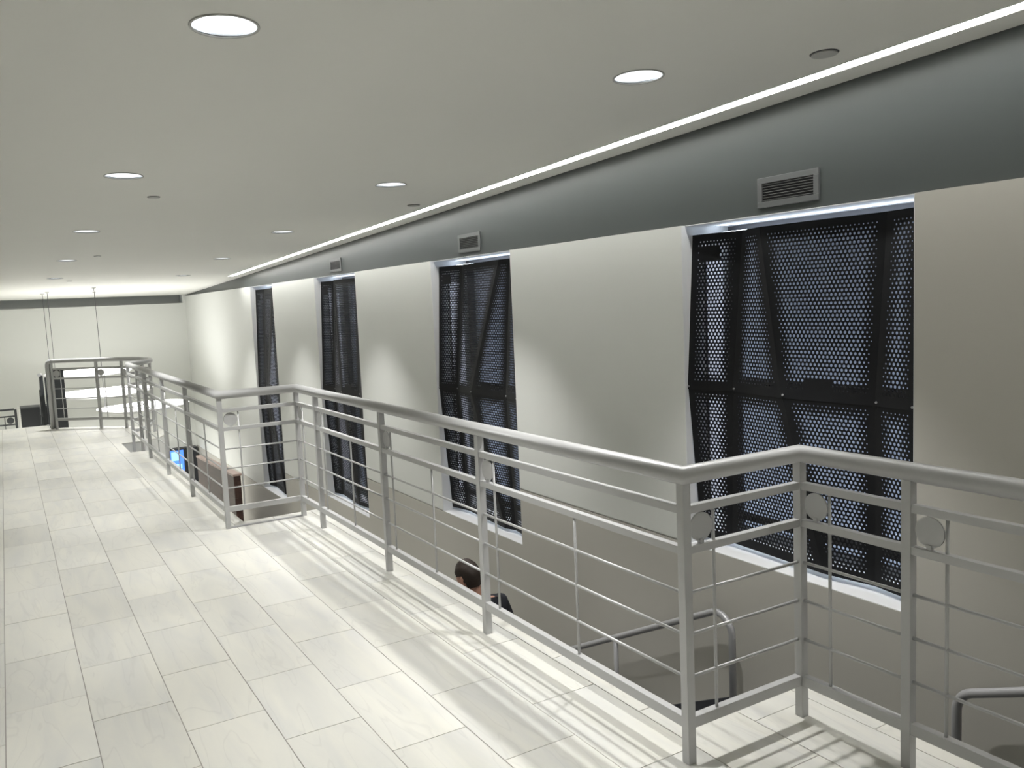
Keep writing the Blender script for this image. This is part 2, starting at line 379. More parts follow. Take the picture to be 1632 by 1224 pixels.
# downlights
ordn = ['nearest', 'second', 'third', 'fourth', 'farthest']
def downlight(x, y, label, cat='ceiling light'):
    z = zc(y)
    t = thing('downlight', label, cat, (x, y, z), 'recessed round downlights')
    bm = BM(); N = 32
    rings = []
    for r, dz in ((RCAN+0.006, -0.002), (RCAN+0.006, -0.004), (RCAN-0.003, -0.004), (RCAN-0.003, 0.0)):
        rings.append([bm.verts.new((x+r*math.cos(2*PI*q/N), y+r*math.sin(2*PI*q/N), z+dz-0.032*r*math.sin(2*PI*q/N))) for q in range(N)])
    for k in range(3):
        for q in range(N): p = (q+1) % N; f = bm.faces.new((rings[k][q], rings[k][p], rings[k+1][p], rings[k+1][q])); f.smooth = True
    obj('trim_ring', bm, M['cap'], t)
    bm = BM(); prof = [(RCAN-0.002, 0.0), (RCAN-0.003, 0.008), (RCAN-0.005, 0.02), (0.085, 0.12)]
    rings = [[bm.verts.new((x+r*math.cos(2*PI*q/N), y+r*math.sin(2*PI*q/N), z+dz)) for q in range(N)] for r, dz in prof]
    for k in range(3):
        for q in range(N): p = (q+1) % N; f = bm.faces.new((rings[k][q], rings[k][p], rings[k+1][p], rings[k+1][q])); f.smooth = True
    obj('reflector', bm, M['refl'], t)
    bm = BM(); disc(bm, (x, y, z+0.012), (0, 0.032, 1), RCAN-0.005, 0.006, 32)
    obj('lamp', bm, M['lamp'], t)
    l = bpy.data.lights.new('spot', 'SPOT'); l.energy = SPOT_W; l.spot_size = math.radians(84); l.spot_blend = 0.65
    l.shadow_soft_size = 0.035; l.color = (1.0, 0.99, 0.97)
    lo = bpy.data.objects.new('downlight_beam', l); COL.objects.link(lo); lo.parent = t; lo.location = (0, 0, -0.012)
for x, side in ((0.75, 'left'), (2.58, 'right')):
    vis = [3.09, 5.97, 8.84, 11.70, 14.55]
    for xx, y in [p for p in DL if p[0] == x]:
        if y in vis: lb = 'round recessed white downlight, %s in the %s ceiling row' % (ordn[vis.index(y)], side)
        else: lb = 'round recessed white downlight behind the photographer, %s ceiling row, %s' % (side, 'nearer' if y > 0 else 'farther')
        downlight(x, y, lb)
for (x, y, r, lb) in ((3.15, 2.53, 0.055, 'round white ceiling cap beside the near end of the light strip'), (1.04, 6.77, 0.04, 'small round white ceiling cap between the second and third left downlights'),
                  (3.19, 6.91, 0.05, 'round white ceiling cap beside the middle of the light strip'), (1.04, 11.17, 0.035, 'tiny white ceiling cap near the fourth left downlight'),
                  (0.98, 15.19, 0.035, 'tiny white ceiling cap just beyond the farthest left downlight')):
    t = thing('sprinkler_cap', lb, 'ceiling cap', (x, y, zc(y)))
    bm = BM(); disc(bm, (x, y, zc(y)-0.005), (0, 0.032, 1), r, 0.006); obj('cover_plate', bm, M['cap'], t)
    bm = BM(); disc(bm, (x, y, zc(y)-0.0005), (0, 0.032, 1), r+0.006, 0.002); obj('gap_ring', bm, M['dark'], t)

# ------------------------------------------------------------------ fascia grilles
for (y0, y1, lb) in ((2.965, 3.375, 'dark louvred air grille above the nearest window'), (6.555, 6.965, 'dark louvred air grille above the second window from the camera'), (10.10, 10.51, 'small dark louvred air grille above the third window from the camera')):
    fx = WX+0.05; z0, z1 = 2.088, 2.25
    t = thing('air_grille', lb, 'vent', (fx, (y0+y1)/2, z0), 'louvred grilles on the grey fascia')
    bm = BM(); b = 0.032
    bx(bm, fx-0.012, y0, z0, fx, y1, z0+b); bx(bm, fx-0.012, y0, z1-b, fx, y1, z1); bx(bm, fx-0.012, y0, z0+b, fx, y0+b, z1-b); bx(bm, fx-0.012, y1-b, z0+b, fx, y1, z1-b)
    obj('frame', bm, M['grille'], t, bevel=0.002)
    bm = BM(); bx(bm, fx-0.002, y0+b, z0+b, fx-0.0005, y1-b, z1-b); obj('backing', bm, M['black'], t)
    n = 7
    for i in range(n):
        z = z0+b+(i+0.5)*(z1-z0-2*b)/n
        bm = BM(); v = [bm.verts.new(p) for p in ((fx-0.010, y0+b, z-0.0015), (fx-0.010, y1-b, z-0.0015), (fx-0.003, y1-b, z+0.001), (fx-0.003, y0+b, z+0.001))]
        v2 = [bm.verts.new(q.co+Vector((0, 0, 0.0015))) for q in v]
        bm.faces.new(v); bm.faces.new(v2[::-1])
        for k in range(4): j = (k+1) % 4; bm.faces.new((v[k], v[j], v2[j], v2[k]))
        obj('louvre', bm, M['grille'], t)

# ------------------------------------------------------------------ windows: frame, glass, reveal, perforated folded screens
P, RH = 0.0248, 0.0088
def facet(bm, A, B, C, D, blanks=()):
    """facet with head A(left) B(right) and foot D(left) C(right), seen from the room; real round holes in it"""
    A, B, C, D = map(Vector, (A, B, C, D)); zt_, zb_ = A.z, D.z
    def to3(q):
        y, z = -q[0], q[1]; t = (zt_-z)/(zt_-zb_); l = A.lerp(D, t); r = B.lerp(C, t)
        return Vector((l.x+(r.x-l.x)*(y-l.y)/(r.y-l.y), y, z))
    poly = [(-p.y, p.z) for p in (D, C, B, A)]
    def dist(p):
        d = 1e9
        for i in range(4):
            a, b = poly[i], poly[(i+1) % 4]; L = math.hypot(b[0]-a[0], b[1]-a[1])
            d = min(d, ((b[0]-a[0])*(p[1]-a[1])-(b[1]-a[1])*(p[0]-a[0]))/L)
        return d
    x0 = min(p[0] for p in poly)-P; x1 = max(p[0] for p in poly)+P; y0 = min(p[1] for p in poly)-P; y1 = max(p[1] for p in poly)+P
    rh = P*math.sqrt(3)/2; R = P/math.sqrt(3); nx = Vector((0.002, 0, 0))
    j = 0; y = y0
    while y <= y1:
        x = x0+(P/2 if j % 2 else 0)
        while x <= x1:
            d = dist((x, y))
            if d > -R:
                hx = [(x+R*math.cos(PI/6+PI/3*k), y+R*math.sin(PI/6+PI/3*k)) for k in range(6)]
                blank = any(abs(-x-by) < bw and abs(y-bz) < bh for by, bz, bw, bh in blanks)
                if d > 0.040 and not blank:
                    r = RH*min(1.0, 0.42+max(0, d-0.040)*9)
                    o = [bm.verts.new(to3(q)) for q in hx]
                    i1 = [bm.verts.new(to3((x+r*math.cos(PI/6+PI/3*k), y+r*math.sin(PI/6+PI/3*k)))) for k in range(6)]
                    i2 = [bm.verts.new(v.co+nx) for v in i1]
                    for k in range(6):
                        l = (k+1) % 6; bm.faces.new((o[k], o[l], i1[l], i1[k])); bm.faces.new((i1[k], i1[l], i2[l], i2[k]))
                else:
                    q = hx if d > R else clip_convex(hx, poly)
                    if len(q) >= 3:
                        try: bm.faces.new([bm.verts.new(to3(p)) for p in q])
                        except Exception: pass
            x += P
        y += rh; j += 1
names = ['nearest', 'second', 'third', 'farthest']
for wi, (ya, yb, zs) in enumerate(wins):
    wd = yb-ya; k = wd/1.549
    W = structE('window_%d' % (wi+1), (XO-0.1, (ya+yb)/2, zs))
    # frame and glass at the outer face
    gx = 4.02
    bm = BM(); f = 0.05
    bx(bm, gx-0.03, ya, zs, gx+0.03, yb, zs+f); bx(bm, gx-0.03, ya, ZTOP-f, gx+0.03, yb, ZTOP); bx(bm, gx-0.03, ya, zs+f, gx+0.03, ya+f, ZTOP-f); bx(bm, gx-0.03, yb-f, zs+f, gx+0.03, yb, ZTOP-f)
    bx(bm, gx-0.03, ya+f, (zs+ZTOP)/2-0.025, gx+0.03, yb-f, (zs+ZTOP)/2+0.025)
    obj('window_frame', bm, M['frame'], W)
    for q, (za, zb) in enumerate(((zs+f, (zs+ZTOP)/2-0.025), ((zs+ZTOP)/2+0.025, ZTOP-f))):
        bm = BM(); bx(bm, gx-0.004, ya+f, za, gx+0.004, yb-f, zb); obj('pane', bm, M['glass'], W)
    bm = BM(); e = 0.004
    bx(bm, WX+0.002, ya, zs, gx-0.03, yb, zs+e); bx(bm, WX+0.002, ya, zs+e, gx-0.03, ya+e, ZTOP-e); bx(bm, WX+0.002, yb-e, zs+e, gx-0.03, yb, ZTOP-e); bx(bm, WX+0.03, ya, ZTOP-e, gx-0.03, yb, ZTOP)
    obj('reveal', bm, M['reveal'], W)
    # unseen LED battens added behind the screen to brighten the reveal
    for nm, za, zb, zd0, zd1 in (('head', 1.982, 1.998, 1.9985, 2.004), ('sill', zs+0.190, zs+0.200, zs+0.184, zs+0.1895)):
        t = thing('reveal_fill_light', 'unseen bluish led batten added along the %s to light the reveal behind the %s perforated screen' % (nm, names[wi]), 'light', (3.87, (ya+yb)/2, za), 'fill lights added behind the perforated screens')
        bm = BM(); bx(bm, 3.85, ya+0.05, za, 3.885, yb-0.05, zb)
        if nm == 'sill': bx(bm, 3.845, ya+0.05, za-0.03, 3.8495, yb-0.05, zb)
        obj('housing', bm, M['frame'], t)
        bm = BM(); bx(bm, 3.853, ya+0.06, zd0, 3.882, yb-0.06, zd1); obj('diffuser', bm, M['led'], t)
    t = thing('reveal_fill_light', 'upright bluish glow panel added as the lit far jamb behind the %s perforated screen' % names[wi], 'light', (3.83, yb-0.02, zs+0.2), 'fill lights added behind the perforated screens')
    bm = BM(); bx(bm, 3.78, yb-0.020, zs+0.2, 3.925, yb-0.006, ZTOP-0.2); obj('housing', bm, M['frame'], t)
    bm = BM(); bx(bm, 3.785, yb-0.026, zs+0.21, 3.92, yb-0.0205, ZTOP-0.21); obj('diffuser', bm, M['lit_jamb'], t)  # glowing panel standing in for the lit jamb
    # screen: five fold lines at head, seam and foot
    typeA = wi in (0, 2)
    if typeA:
        uT = [0, 0.36, 0.55, 1.34, 1.549]; uM = [0, 0.32, 0.745, 1.30, 1.549]; uB = [0.02, 0.24, 0.96, 1.25, 1.549]
    else:
        uT = [0, 0.40, 1.22, 1.37, 1.549]; uM = [0, 0.28, 0.68, 1.27, 1.549]; uB = [0.03, 0.30, 1.10, 1.22, 1.549]
    g = 0.004
    XT = [3.690, 3.745, 3.680, 3.705, 3.66]; XM = [3.622, 3.685, 3.622, 3.66, 3.615]; XB = [3.69, 3.74, 3.69, 3.73, 3.68]
    zt, zm, zb = ZTOP-0.058, (zs+ZTOP)/2-0.01, zs+0.035
    Y = lambda u: yb-g-(u*k)*(wd-2*g)/wd
    T = [Vector((XT[i], Y(uT[i]), zt)) for i in range(5)]; Mi = [Vector((XM[i], Y(uM[i]), zm)) for i in range(5)]; Bo = [Vector((XB[i], Y(uB[i]), zb+0.0)) for i in range(5)]
    sc = thing('perforated_screen', ['wide black folded perforated metal screen in the nearest window opening', 'black folded perforated screen in the second window, behind the passing person',
               'tall narrow looking black perforated screen in the third window from the camera', 'farthest black perforated screen, beside the wooden parapet'][wi], 'window screen', (3.68, (ya+yb)/2, zs), 'folded perforated screens in the windows')
    bl = ((Y(0.13*k), zt-0.12, 0.07, 0.045),) ; bl2 = ((Y(0.97*k), zm+0.06, 0.085, 0.05),)
    bm = BM()
    for i in range(4): facet(bm, T[i], T[i+1], Mi[i+1], Mi[i], bl if i == 0 else bl2)
    obj('upper_panel', bm, M['screen'], sc, fix=False)
    bm = BM(); Ml = [v+Vector((0.005, 0, 0.014)) for v in Mi]
    for i in range(4): facet(bm, Ml[i], Ml[i+1], Bo[i+1], Bo[i])
    obj('lower_panel', bm, M['screen'], sc, fix=False)
    for i in range(5):   # seam bolts
        p = Mi[i]+Vector((-0.004, (0.012 if i == 4 else -0.012), 0.018))
        bm = BM(); disc(bm, p, (1, 0, 0), 0.006, 0.006, 10); obj('bolt', bm, M['pipe'], sc)
    for i in range(2):   # brackets back to the reveal
        yy = Y(uM[1 if i == 0 else 3])
        bm = BM(); bx(bm, XM[1 if i == 0 else 3]+0.003, yy-0.015, zm-0.015, gx-0.03, yy+0.015, zm+0.015); obj('bracket', bm, M['screen'], sc)

# ------------------------------------------------------------------ guard railing
gr = thing('guard_railing', 'long silver-grey metal guard railing zigzagging along the tiled walkway edge', 'railing', (R2, YJ1, 0))
ZR2, ZR3, ZB, ZH = 0.908, 0.766, 0.148, 1.028
RODS = (0.612, 0.463, 0.310)
def post(x, y, z0=0.0, ang=0.0, par=None, base=True):
    bm = BM(); bx(bm, -0.0175, -0.0175, z0, 0.0175, 0.0175, ZH-0.01)
    bmesh.ops.transform(bm, matrix=Matrix.Translation((x, y, 0)) @ Matrix.Rotation(ang, 4, 'Z'), verts=bm.verts)
    return obj('post', bm, M['rail'], par or gr, bevel=0.002)
def bay(a, b, first=True, mid=True, par=None, zo=0.0, name_d=True, dz=None):
    """a = far/left post, b = next post; disc and full baluster next to a"""
    par = par or gr
    A = Vector((a[0], a[1], 0)); B = Vector((b[0], b[1], 0)); t = (B-A).normalized(); L = (B-A).length; nrm = Vector((t.y, -t.x, 0))
    a0 = A+t*0.0175; b0 = B-t*0.0175
    def at(p, z): return (p.x, p.y, z)
    bm = BM(); bar(bm, at(a0, ZR2), at(b0, ZR2), 0.028, 0.028); obj('upper_rail', bm, M['rail'], par, bevel=0.0015)
    bm = BM(); bar(bm, at(a0, ZR3), at(b0, ZR3), 0.028, 0.028); obj('middle_rail', bm, M['rail'], par, bevel=0.0015)
    bm = BM(); bar(bm, at(a0, ZB), at(b0, ZB), 0.030, 0.040); obj('bottom_rail', bm, M['rail'], par, bevel=0.0015)
    for z in RODS:
        bm = BM(); tube(bm, [at(a0, z), at(b0, z)], 0.0062, 8); obj('rod', bm, M['rail'], par)
    if first:
        p = A+t*min(0.135, L*0.45)
        bm = BM(); tube(bm, [at(p, ZB+0.018), at(p, ZR2-0.012)], 0.0060, 8); obj('baluster', bm, M['rail'], par)
        p = A+t*0.0755
        bm = BM(); disc(bm, at(p, (ZR2+ZR3)/2+0.001), nrm, 0.051, 0.007); o = obj('disc', bm, M['rail'], par)
        bm = BM(); q = p-nrm*0.0; bx(bm, p.x-0.008, p.y-0.008, ZR3+0.010, p.x+0.008, p.y+0.008, ZR3+0.030); obj('disc_tab', bm, M['rail'], par)
        if mid and L > 0.9:
            p = A+t*(0.135+(L-0.135)/2)
            bm = BM(); tube(bm, [at(p, ZB+0.018), at(p, ZR3-0.012)], 0.0060, 8); obj('baluster', bm, M['rail'], par)
s1 = [(R1, 2.15), (R1, 1.70), (R1, 0.42), (R1, 0.15)]
s2 = [(R2, 6.60), (R2, 6.12), (R2, 4.85), (R2, 3.60), (R2, 2.15)]
s3 = [(R3, 12.02), (R3, 11.17), (R3, 10.53), (R3, 9.28), (R3, 8.00), (R3, 6.60)]
for p in s3[1:] + s2 + s1: post(*p)
post(R3, 12.02, z0=-0.13)
for s in (s3, s2, s1):
    for i in range(len(s)-1): bay(s[i], s[i+1])
bay((R3, YJ2), (R2, YJ2)); bay((R2, YJ1), (R1, YJ1))
arc_posts = [1, 3, 5, 6, 8]
prev = (R3, 12.02)
for ip in arc_posts:
    p = arc_c[ip]; post(p[0], p[1], ang=math.atan2(-(p[1]-13), p[0]-1)*0 + [0.7, 0.1, -0.5, -0.7, 0.3][arc_posts.index(ip)])
    bay(p, prev); prev = p
# handrail: one tube, mitred at the jogs, swept round the far end
hp = [(R1, 0.10), (R1, YJ1), (R2, YJ1), (R2, YJ2), (R3, YJ2), (R3, 11.9)]
cur = []
def cr(p0, p1, p2, p3, t): return tuple(0.5*((2*p1[i])+(-p0[i]+p2[i])*t+(2*p0[i]-5*p1[i]+4*p2[i]-p3[i])*t*t+(-p0[i]+3*p1[i]-3*p2[i]+p3[i])*t**3) for i in (0, 1))
ac = [(R3, 11.9)] + arc_c + [(0.52, 14.48)]
for i in range(1, len(ac)-2):
    for q in range(5): cur.append(cr(ac[i-1], ac[i], ac[i+1], ac[i+2], q/5))
cur.append(arc_c[-1])
pts = [(x, y, ZH) for x, y in hp] + [(x, y, ZH) for x, y in cur]
bm = BM(); tube(bm, pts, 0.0325, 20)
# down-turned far end
e = Vector((arc_c[-1][0], arc_c[-1][1], ZH))
tube(bm, [e+Vector((0.01, -0.005, 0)), e+Vector((-0.025, 0.012, -0.005)), e+Vector((-0.045, 0.02, -0.03)), e+Vector((-0.05, 0.022, -0.08)), e+Vector((-0.05, 0.022, -1.02))], 0.031, 16)
obj('handrail', bm, M['rail'], gr)
# thin grey strip added as the bottom rail's shadow line at the first jog
bm = BM(); bx(bm, R3+0.02, YJ2-0.012, 0.0005, R2-0.02, YJ2+0.012, 0.010); obj('rail_shadow_strip', bm, M['pipe'], gr)

# ------------------------------------------------------------------ staircases down along the window wall
def staircase(lb, x0, x1, y0, z0, n, rise=0.15, going=0.3):
    t = thing('staircase', lb, 'stairs', (x0, y0, z0))
    for i in range(n):
        y = y0+i*going; z = z0-(i+1)*rise
        if i < n-1:
            bm = BM(); bx(bm, x0, y-0.02, z-0.03, x1, y+going, z); obj('tread', bm, M['tread'], t)
        bm = BM(); bx(bm, x0, y-0.0, z, x1, y+0.012, z+rise-0.031); obj('riser', bm, M['dark'], t)
    bm = BM(); H = n*rise; L = (n-1)*going
    for xa, xb in ((x0, x0+0.03),):
        a = [(xa, y0, z0-0.03), (xa, y0+L, z0-H+0.15), (xa, y0+L, z0-H-0.15), (xa, y0, z0-0.35)]
        v = [bm.verts.new(p) for p in a]; v2 = [bm.verts.new((xb, p[1], p[2])) for p in a]
        bm.faces.new(v); bm.faces.new(v2[::-1])
        for k in range(4): j = (k+1) % 4; bm.faces.new((v[k], v[j], v2[j], v2[k]))
    obj('stringer', bm, M['wall'], t)
    return t
staircase('short upper flight of dark stairs beside the near railing', R1+EO1+0.03, WX-0.02, 0.1, 0.0, 7)
bm = BM(); bx(bm, R2+EO2+0.05, 1.90, -1.25, WX-0.02, 3.60, -1.052); struct('floor_landing', bm, M['tread'])
sf = staircase('long lower flight of dark stairs descending along the window wall', R2+EO2+0.05, WX-0.02, 3.60, -1.05, 14)
bm = BM()   # sloping dark skirting against the wall
a = [(3.62-0.02, 3.585, -0.80), (3.60, 7.6, -0.80-2.0), (3.60, 7.6, -3.15), (3.60, 3.585, -1.2)]
v = [bm.verts.new((3.598, p[1], p[2])) for p in a]; v2 = [bm.verts.new((3.582, p[1], p[2])) for p in a]
bm.faces.new(v); bm.faces.new(v2[::-1])
for k in range(4): j = (k+1) % 4; bm.faces.new((v[k], v[j], v2[j], v2[k]))
struct('baseboard_right', bm, M['tread'])
# pipe handrail loops
def fillet(pts, r, n=7):
    pts = [Vector(p) for p in pts]; out = [pts[0]]
    for i in range(1, len(pts)-1):
        a = (pts[i-1]-pts[i]).normalized(); b = (pts[i+1]-pts[i]).normalized(); ang = a.angle(b)
        d = r/math.tan(ang/2); p0 = pts[i]+a*d; p1 = pts[i]+b*d; c = pts[i]+(a+b).normalized()*(r/math.sin(ang/2))
        for q in range(n+1):
            t = q/n; s = (p0-c).lerp(p1-c, t).normalized()*r; out.append(c+s)
    out.append(pts[-1]); return out
XR = 3.50
def stair_rail(lb, pts, posts, z_of, y0, z0):
    t = thing('stair_handrail', lb, 'handrail', tuple(pts[0]))
    bm = BM(); tube(bm, fillet(pts, 0.11), 0.021, 14); obj('handrail', bm, M['pipe'], t)
    for y in posts:
        zt = z_of(y); bm = BM(); tube(bm, [(XR, y, zt-0.005), (XR, y, z0-(int((y-y0)/0.3)+1)*0.15+0.001)], 0.017, 12); obj('post', bm, M['pipe'], t)
    return t
zr1 = lambda y: -0.255-0.5*(y-3.66)
stair_rail('grey pipe handrail loop starting on the landing, going down the lower flight', [(XR, 3.49, -1.05), (XR, 3.49, zr1(3.49)-0.02), (XR, 7.6, zr1(7.6)), (XR, 7.6, LOW+0.001)], [4.61, 5.86], zr1, 3.60, -1.05)
zr2 = lambda y: -0.175-0.42*(y-2.10)
stair_rail('grey pipe handrail loop ending on the landing at the lower right corner', [(XR, 2.125, -1.05), (XR, 2.125, zr2(2.125)), (XR, 0.2, zr2(0.2)), (XR, 0.2, -0.15)], [1.2], zr2, 0.1, 0.0)

# ------------------------------------------------------------------ wooden parapet in the lower hall
t = thing('parapet', 'brown wood clad half wall standing in the lower hall beside the farthest window', 'half wall', (2.89, 13.2, LOW))
xa, xb, y0, y1 = 2.80, 2.905, 13.05, 15.9; zt0, zt1 = -0.80, -0.90
zt = lambda y: zt0+(zt1-zt0)*(y-y0)/(y1-y0)
bm = BM(); bx(bm, xa+0.008, y0+0.008, LOW, xb-0.008, y1-0.008, -0.93); obj('core', bm, M['dark'], t)
rows = [(-1.17, None), (-1.55, -1.174), (-1.93, -1.554), (-2.5, -1.934), (LOW, -2.504)]
cols = [y0+(y1-y0)*i/3 for i in range(4)]
for za, zb in rows:
    for i in range(3):
        ya, yb2 = cols[i]+0.002, cols[i+1]-0.002
        bm = BM(); ztop = zb if zb is not None else None
        for X0, X1 in ((xa, xa+0.008), (xb-0.008, xb)):
            vs = [(X0, ya, za), (X1, ya, za), (X1, yb2, za), (X0, yb2, za)]
            tops = [(x, y, (ztop if ztop is not None else zt(y)-0.03)) for x, y, _ in vs]
            va = [bm.verts.new(p) for p in vs]; vb = [bm.verts.new(p) for p in tops]
            bm.faces.new(va[::-1]); bm.faces.new(vb)
            for q in range(4): j = (q+1) % 4; bm.faces.new((va[q], va[j], vb[j], vb[q]))
        obj('wood_panel', bm, M['wood'], t)
    bm = BM(); bx(bm, xa+0.009, y0, za, xb-0.009, y0+0.008, (zb if zb is not None else zt0-0.03)); obj('end_panel', bm, M['wood'], t)
bm = BM()
va = [bm.verts.new(p) for p in ((xa-0.012, y0-0.012, zt0-0.03), (xb+0.012, y0-0.012, zt0-0.03), (xb+0.012, y1, zt1-0.03), (xa-0.012, y1, zt1-0.03))]
vb = [bm.verts.new(v.co+Vector((0, 0, 0.03))) for v in va]
bm.faces.new(va[::-1]); bm.faces.new(vb)
for q in range(4): j = (q+1) % 4; bm.faces.new((va[q], va[j], vb[j], vb[q]))
obj('cap', bm, mat('parapet_cap', (0.34, 0.25, 0.22), 0.35, noise=0.08), t)
# dark media wall with a blue display
t = thing('display_cabinet', 'tall black cabinet against the far wall of the lower hall behind the blue monitor', 'cabinet', (3.2, 20.1, LOW))
bm = BM(); bx(bm, 2.80, 20.08, LOW+0.08, 3.56, YF-0.002, -1.36); obj('body', bm, M['black'], t, bevel=0.01)
bm = BM(); bx(bm, 2.84, 20.12, LOW, 3.52, YF-0.002, LOW+0.08); obj('plinth', bm, M['dark'], t)
bm = BM(); bx(bm, 2.82, 20.065, LOW+0.1, 3.17, 20.079, -2.15); bx(bm, 3.18, 20.065, LOW+0.1, 3.54, 20.079, -2.15); obj('door', bm, M['dark'], t)
t = thing('monitor', 'monitor glowing bright blue, seen below through the railing', 'monitor', (3.1, 20.05, -1.9))
bm = BM(); bx(bm, 2.955, 20.03, -1.90, 3.285, 20.064, -1.37); obj('bezel', bm, M['bezel'], t, bevel=0.004)
bm = BM(); bx(bm, 2.97, 20.024, -1.865, 3.25, 20.029, -1.39); obj('display', bm, M['screenblue'], t)
bm = BM(); bx(bm, 2.99, 20.020, -1.62, 3.16, 20.0235, -1.42); bx(bm, 3.02, 20.020, -1.80, 3.20, 20.0235, -1.70); obj('display_window', bm, M['screenlight'], t)

# ------------------------------------------------------------------ far end: suspended curved lights, dark pier, lower railing
def pendant(lb, cx, cy, cz, L, D, tilt, curve, wires):
    t = thing('suspended_light', lb, 'pendant light', (cx, cy, cz), 'curved white lights hung over the far void')
    N = 28; Mn = 8
    for part, sgn, m in (('diffuser', 1, M['pend']), ('shell', -1, M['pend_edge'])):
        bm = BM(); g = []
        for i in range(N+1):
            u = -1+2*i/N; wv = math.sqrt(max(0.0, 1-u*u*0.985)); row = []
            for j in range(Mn+1):
                v = -1+2*j/Mn
                x = u*L/2; y = v*wv*D/2+curve*u*u; z = tilt*u + 0.02*math.sin(2.2*u) + (0.035 if sgn > 0 else -0.11)*(1-v*v)*wv + (0.004*sgn)
                row.append(bm.verts.new((cx+x, cy+y, cz+z)))
            g.append(row)
        for i in range(N):
            for j in range(Mn): f = bm.faces.new((g[i][j], g[i+1][j], g[i+1][j+1], g[i][j+1])); f.smooth = True
        obj(part, bm, m, t)
    for (wx, wy, z0) in wires:
        bm = BM(); tube(bm, [(wx, wy, z0), (wx-0.01, wy, zc(wy))], 0.005, 6); obj('cable', bm, M['frame'], t)
        bm = BM(); disc(bm, (wx-0.01, wy, zc(wy)-0.006), (0, 0, 1), 0.035, 0.012, 16); obj('ceiling_rose', bm, M['cap'], t)
pendant('uppermost curved white light hung on thin cables over the far void', 1.38, 18.4, 0.62, 1.5, 1.6, -0.02, -0.10, [(0.72, 18.4, 0.63), (1.60, 18.3, 0.66)])
pendant('middle curved white light hung over the far void behind the railing', 1.55, 17.9, 0.24, 1.8, 1.8, -0.01, 0.1, [(0.78, 17.9, 0.25)])
pendant('lowest and widest curved white light reaching right over the far void', 2.15, 17.0, -0.02, 1.6, 1.6, -0.01, 0.12, [(1.487, 17.0, -0.02)])
t = thing('pier', 'dark rectangular pier rising behind the left end of the curved railing', 'column', (0.77, 17.1, LOW))
bm = BM(); bx(bm, 0.675, 16.95, LOW, 0.865, 17.15, 0.74); obj('shaft', bm, M['dark'], t, bevel=0.004)
bm = BM(); bx(bm, 0.67, 16.945, 0.7401, 0.87, 17.155, 0.76); obj('cap', bm, M['black'], t)
# landing beyond the far left floor edge
bm = BM(); bx(bm, XL, 17.2, -0.95, 0.62, 18.6, -0.80); struct('floor_landing_far', bm, M['tile'])
t = thing('staircase', 'short flight of steps going down beyond the far left floor edge', 'stairs', (-0.8, 15.12, 0))
for i in range(5):
    y = 15.14+i*0.4; z = -(i+1)*0.16
    bm = BM(); bx(bm, XL+0.02, y, z-0.04, 0.36, y+0.42, z); obj('tread', bm, M['tile'], t)
    bm = BM(); bx(bm, XL+0.02, y, z, 0.36, y+0.02, z+0.12); obj('riser', bm, M['white'], t)
t = thing('landing_railing', 'low dark railing with a round disc beyond the far left floor edge', 'railing', (-0.5, 17.5, -0.80))
yy = 17.5
for z, h, nm in ((0.085, 0.032, 'handrail'), (-0.035, 0.024, 'upper_rail'), (-0.185, 0.024, 'middle_rail'), (-0.70, 0.03, 'bottom_rail')):
    bm = BM(); bar(bm, (-1.9, yy, z), (0.06, yy, z), 0.03, h); obj(nm, bm, M['dark'], t)
for z in (-0.32, -0.45, -0.58):
    bm = BM(); tube(bm, [(-1.9, yy, z), (0.06, yy, z)], 0.007, 8); obj('rod', bm, M['dark'], t)
for x in (0.075, -1.0, -1.9):
    bm = BM(); bx(bm, x-0.02, yy-0.02, -0.80, x+0.02, yy+0.02, 0.085); obj('post', bm, M['dark'], t)
for x in (-0.10, -1.13):
    bm = BM(); tube(bm, [(x, yy, -0.70), (x, yy, -0.04)], 0.006, 8); obj('baluster', bm, M['dark'], t)
    bm = BM(); disc(bm, (x+0.085, yy, -0.11), (0, 1, 0), 0.058, 0.01); obj('disc', bm, M['dark'], t)
t = thing('cabinet', 'blue-black cabinet beside the low dark railing beyond the far left floor edge', 'cabinet', (0.31, 17.6, -0.80))
bm = BM(); bx(bm, 0.155, 17.45, -0.78, 0.60, 17.9, 0.075); obj('body', bm, M['black'], t, bevel=0.004)
bm = BM(); bx(bm, 0.15, 17.44, 0.0755, 0.605, 17.9, 0.10); obj('top', bm, M['dark'], t)
bm = BM(); bx(bm, 0.118, 17.45, -0.78, 0.150, 17.9, 0.09); obj('side_panel', bm, M['white'], t)
# descending stair railing seen end-on
t = thing('stair_railing', 'dark railing seen end-on, running down the steps left of the curved railing', 'railing', (0.45, 15.2, 0))
zz = lambda y: 0.80-0.4*(y-15.2)
bm = BM(); tube(bm, [(0.43, 15.16, 0.795), (0.455, 15.24, 0.79), (0.475, 16.9, zz(16.9))], 0.028, 12); obj('handrail', bm, M['rail'], t)
for i, y in enumerate((15.22, 15.9, 16.9)):
    z0 = -0.16 if y < 15.5 else (-0.32 if y < 16.3 else -0.80)
    bm = BM(); bx(bm, 0.432-0.0*i, y-0.02, z0, 0.482, y+0.02, zz(y)-0.01); obj('post', bm, M['dark'], t)
for dz in (0.12, 0.28, 0.45, 0.6):
    bm = BM(); bar(bm, (0.457, 15.24, zz(15.24)-dz), (0.457, 16.9, zz(16.9)-dz), 0.026, 0.026); obj('rail', bm, M['dark'], t)
t = thing('newel_post', 'dark newel post on the floor just left of the curved railing end', 'post', (0.50, 15.05, 0))
bm = BM(); v = [(0.495, 15.02), (0.545, 15.02), (0.545, 15.07), (0.495, 15.07)]; prism(bm, v, 0, 0.76); obj('shaft', bm, M['dark'], t, bevel=0.003)
